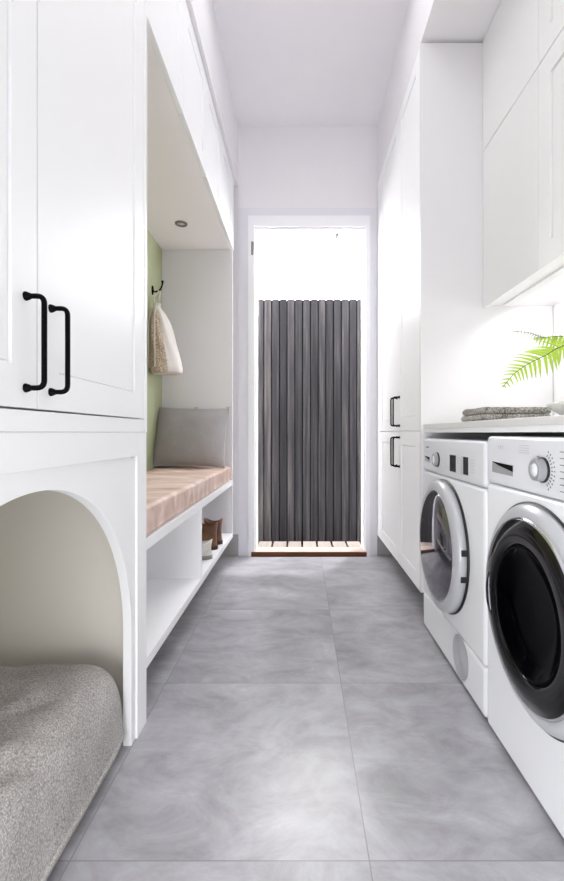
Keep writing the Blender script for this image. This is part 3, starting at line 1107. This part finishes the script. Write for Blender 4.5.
print_rows(wm, 'maker_print', 'faint', [(1.2465 - k * 0.011, 1.252 - k * 0.011, 0.834, 0.836) for k in range(3)] + [(1.2502 - k * 0.011, 1.252 - k * 0.011, 0.826, 0.834) for k in range(3)])
print_rows(wm, 'label_print', 'faint', [(1.085, 1.135, 0.838 - k * 0.006, 0.8395 - k * 0.006) for k in range(4)])
bm = bmesh.new()
box(bm, AF - 0.002, AF + 0.002, 0.80, 0.885, 0.765, 0.812)
link_mesh('display', bm, 'display', wm)

# ------------------------------------------------------------------ folded towel on the worktop
tw = thing('folded_towel', 'grey folded towel lying on the worktop against the machines\' back corner', 'towel', (0.67, 1.51, 0.908))
tw['label'] = 'thick grey folded towel lying on the stone worktop left of the fern'
tx0, tx1, ty0, ty1 = 0.572, 0.79, 1.415, 1.61
bm = bmesh.new()
prof = []
zc, hh = 0.9305, 0.0225
# three layers that wrap around at the left (-X) end
pts = []
for L_ in range(2):
    zl = 0.9085 + L_ * 0.0225
    r_ = 0.0108
    bm_r = []
    for (ya, sc) in ((ty0, 0.9), (ty0 + 0.006, 1.0), (ty0 + 0.05, 1.02), (ty0 + 0.1, 0.99), (ty1 - 0.05, 1.01), (ty1 - 0.006, 1.0), (ty1, 0.9)):
        ring = []
        ox = 0.004 * L_
        for k in range(9):
            a = PI / 2 + PI * k / 8
            ring.append(Vector((tx0 + ox + r_ + r_ * sc * math.cos(a), ya, zl + r_ + r_ * sc * math.sin(a))))
        m = 10
        for k in range(m + 1):
            x = tx0 + r_ + (tx1 - tx0 - 2 * r_) * k / m
            ring.append(Vector((x, ya, zl + r_ - r_ * sc + 0.0 * k)))
        for k in range(1, 8):
            a = -PI / 2 + PI * k / 8
            ring.append(Vector((tx1 - r_ + r_ * sc * math.cos(a), ya, zl + r_ + r_ * sc * math.sin(a))))
        for k in range(m + 1):
            x = tx1 - r_ - (tx1 - tx0 - 2 * r_) * k / m
            w = 0.0015 * noise.noise(Vector((x * 30, ya * 30, L_)))
            ring.append(Vector((x, ya, zl + r_ + r_ * sc + w)))
        bm_r.append(ring)
    b2 = bmesh.new()
    loft(b2, bm_r)
    link_mesh('fold', b2, 'towel', tw, smooth=True)

# ------------------------------------------------------------------ fern in a low white bowl
fern = thing('potted_fern', 'bright green fern arching over the worktop below the wall cupboards', 'plant', (0.86, 1.24, 0.908))
bm = bmesh.new()
fo = (0.86, 1.24, 0.9085)
lathe(bm, [(0, 0), (0.09, 0), (0.12, 0.008), (0.158, 0.036), (0.162, 0.046), (0.158, 0.046), (0.150, 0.036), (0.11, 0.016), (0, 0.014)], fo, (0, 0, 1), 64)
link_mesh('bowl', bm, 'ceramic', fern, smooth=True)
bm = bmesh.new()
lathe(bm, [(0, 0.045), (0.06, 0.040), (0.13, 0.034), (0.148, 0.033), (0.11, 0.018), (0, 0.016)], fo, (0, 0, 1), 32)
link_mesh('soil', bm, 'soil', fern, smooth=True)


def frond(ctrl, lmax, mat, side_hint, up_len=1.0, dn_len=1.0, npin=17, start=0.3, droop=0.25, wid=0.0060):
    path = smooth_path(ctrl, 12)
    n = len(path)
    bm = bmesh.new()
    tube(bm, path, [0.0022 * (1 - 0.75 * i / n) + 0.0005 for i in range(n)], 6)
    st = link_mesh('frond', bm, 'stem' if mat == 'fern' else 'fern_old', fern, smooth=True)
    bm = bmesh.new()
    for i in range(npin):
        s = start + (0.985 - start) * i / (npin - 1)
        idx = min(n - 2, int(s * (n - 1)))
        p = path[idx]
        tan = (path[idx + 1] - path[idx - 1]).normalized()
        q = (s - start) / (1 - start)
        ln = lmax * (0.35 + 0.65 * math.sin(min(1.0, q * 2.2) * PI / 2)) * (1 - q) ** 0.75 + 0.006
        side = Vector(side_hint)
        side = (side - tan * side.dot(tan)).normalized()
        for sg, k in ((1, up_len), (-1, dn_len)):
            d = (side * sg + tan * (0.75 if sg > 0 else 0.25)).normalized()
            L2 = ln * k
            nrm = tan.cross(d).normalized()
            m = 7
            A, B = [], []
            for j in range(m + 1):
                t = j / m
                c = p + d * L2 * t + tan * L2 * 0.22 * t * t * (1 if sg > 0 else 0.4) + Vector((0, 0, -droop * L2 * t * t))
                w = wid * (L2 / 0.05 + 0.5) * 0.6 * (1 - t) ** 0.7 * (0.6 + 0.4 * min(1, t * 6)) * (1 + 0.22 * (j % 2)) + 0.0002
                A.append(bm.verts.new(c + tan * w + nrm * 0.25 * w))
                B.append(bm.verts.new(c - tan * w + nrm * 0.25 * w))
            C = [bm.verts.new((a.co + b.co) / 2 - nrm * 0.4 * wid * (1 - j / m)) for j, (a, b) in enumerate(zip(A, B))]
            for j in range(m):
                bm.faces.new((A[j], A[j + 1], C[j + 1], C[j]))
                bm.faces.new((C[j], C[j + 1], B[j + 1], B[j]))
    link_mesh('leaflets', bm, mat, st, smooth=True)


crown = Vector((0.86, 1.24, 0.945))
frond([crown, Vector((0.80, 1.27, 1.06)), P(576, 345, 1.33), P(560, 347, 1.36), P(546, 355, 1.38), P(528, 364, 1.40), P(514, 374, 1.41), P(503, 387, 1.42)],
      0.088, 'fern', (-0.35, 0.0, 1.0), 1.0, 0.85, 17, 0.36, 0.10)
frond([crown, Vector((0.83, 1.31, 1.08)), P(580, 350, 1.46), P(562, 343, 1.49), P(545, 338, 1.50), P(530, 333, 1.51), P(512, 331, 1.52)],
      0.05, 'fern_old', (-0.1, 0.0, 1.0), 0.35, 0.55, 13, 0.66, 0.10, 0.003)
frond([crown, Vector((0.82, 1.29, 1.10)), P(585, 336, 1.40), P(566, 336, 1.43), P(548, 337, 1.45), P(534, 338, 1.46)],
      0.06, 'fern', (0.1, -0.2, 1.0), 0.22, 0.95, 13, 0.42, 0.35, 0.007)
for (dx, dy, up, ln) in ((-0.16, -0.24, 0.22, 0.09), (0.1, -0.32, 0.20, 0.09), (0.17, 0.16, 0.26, 0.07), (0.0, -0.16, 0.32, 0.08), (0.14, -0.1, 0.3, 0.07)):
    tip = crown + Vector((dx, dy, up * 0.55))
    mid = crown + Vector((dx * 0.45, dy * 0.45, up))
    frond([crown, crown + Vector((dx * 0.15, dy * 0.15, up * 0.6)), mid, crown + Vector((dx * 0.78, dy * 0.78, up * 0.92)), tip],
          ln, 'fern', (-dy, dx, 0.15), 1.0, 1.0, 17, 0.3, 0.25)

# ------------------------------------------------------------------ light
W = bpy.data.worlds.new('World')
S.world = W
W.use_nodes = True
bg = W.node_tree.nodes['Background']
bg.inputs[0].default_value = (1.0, 0.99, 1.0, 1)
bg.inputs[1].default_value = 20.0


def area(name, loc, rot, sx, sy, power, col=(1, 1, 1)):
    l = bpy.data.lights.new(name, 'AREA')
    l.shape = 'RECTANGLE'
    l.size, l.size_y = sx, sy
    l.energy = power
    l.color = col
    o = bpy.data.objects.new(name, l)
    o.location = loc
    o.rotation_euler = rot
    COL.objects.link(o)
    return o


area('ceiling_fill', (0.03, 0.95, 3.03), (0, 0, 0), 0.8, 2.4, 13.0, (0.985, 0.985, 1.0))  # added fill light under the ceiling, no fitting there
area('rear_fill', (0.04, -1.75, 1.5), (math.radians(90), 0, 0), 1.0, 2.9, 12, (0.97, 0.98, 1.0))  # added fill light behind the camera, not a window
area('low_fill', (-0.34, -0.14, 0.40), (math.radians(90), 0, math.radians(-46)), 0.55, 0.62, 18, (0.97, 0.98, 1.0))  # added unseen fill that brightens the machine fronts
area('low_fill_right', (0.45, -0.45, 0.55), (math.radians(90), 0, math.radians(35)), 0.6, 0.9, 5, (0.97, 0.98, 1.0))  # added unseen fill for the nook and the left cupboards
area('cupboard_strip_lamp', (0.93, 1.25, 1.425), (0, math.radians(-25), 0), 0.05, 1.4, 5.5, (1, 0.995, 0.985))
sun = bpy.data.lights.new('sun', 'SUN')
sun.energy = 3.0
sun.angle = 0.05
so = bpy.data.objects.new('sun', sun)
so.rotation_euler = (math.radians(-14), math.radians(8), 0)
COL.objects.link(so)

# ------------------------------------------------------------------ camera
cam = bpy.data.cameras.new('camera')
cam.sensor_fit = 'VERTICAL'
cam.sensor_height = 36.0
cam.lens = F / 881 * 36.0
cam.shift_x = (282 - VX) / 881
cam.shift_y = -(440.5 - VY) / 881
cam.clip_start = 0.02
co = bpy.data.objects.new('camera', cam)
co.location = (0, 0, H)
co.rotation_euler = (math.radians(90), 0, 0)
COL.objects.link(co)
S.camera = co
S.view_settings.view_transform = 'Standard'
S.view_settings.look = 'None'
S.view_settings.exposure = -0.13
S.view_settings.gamma = 1.07
S.cycles.diffuse_bounces = 10
S.cycles.max_bounces = 14
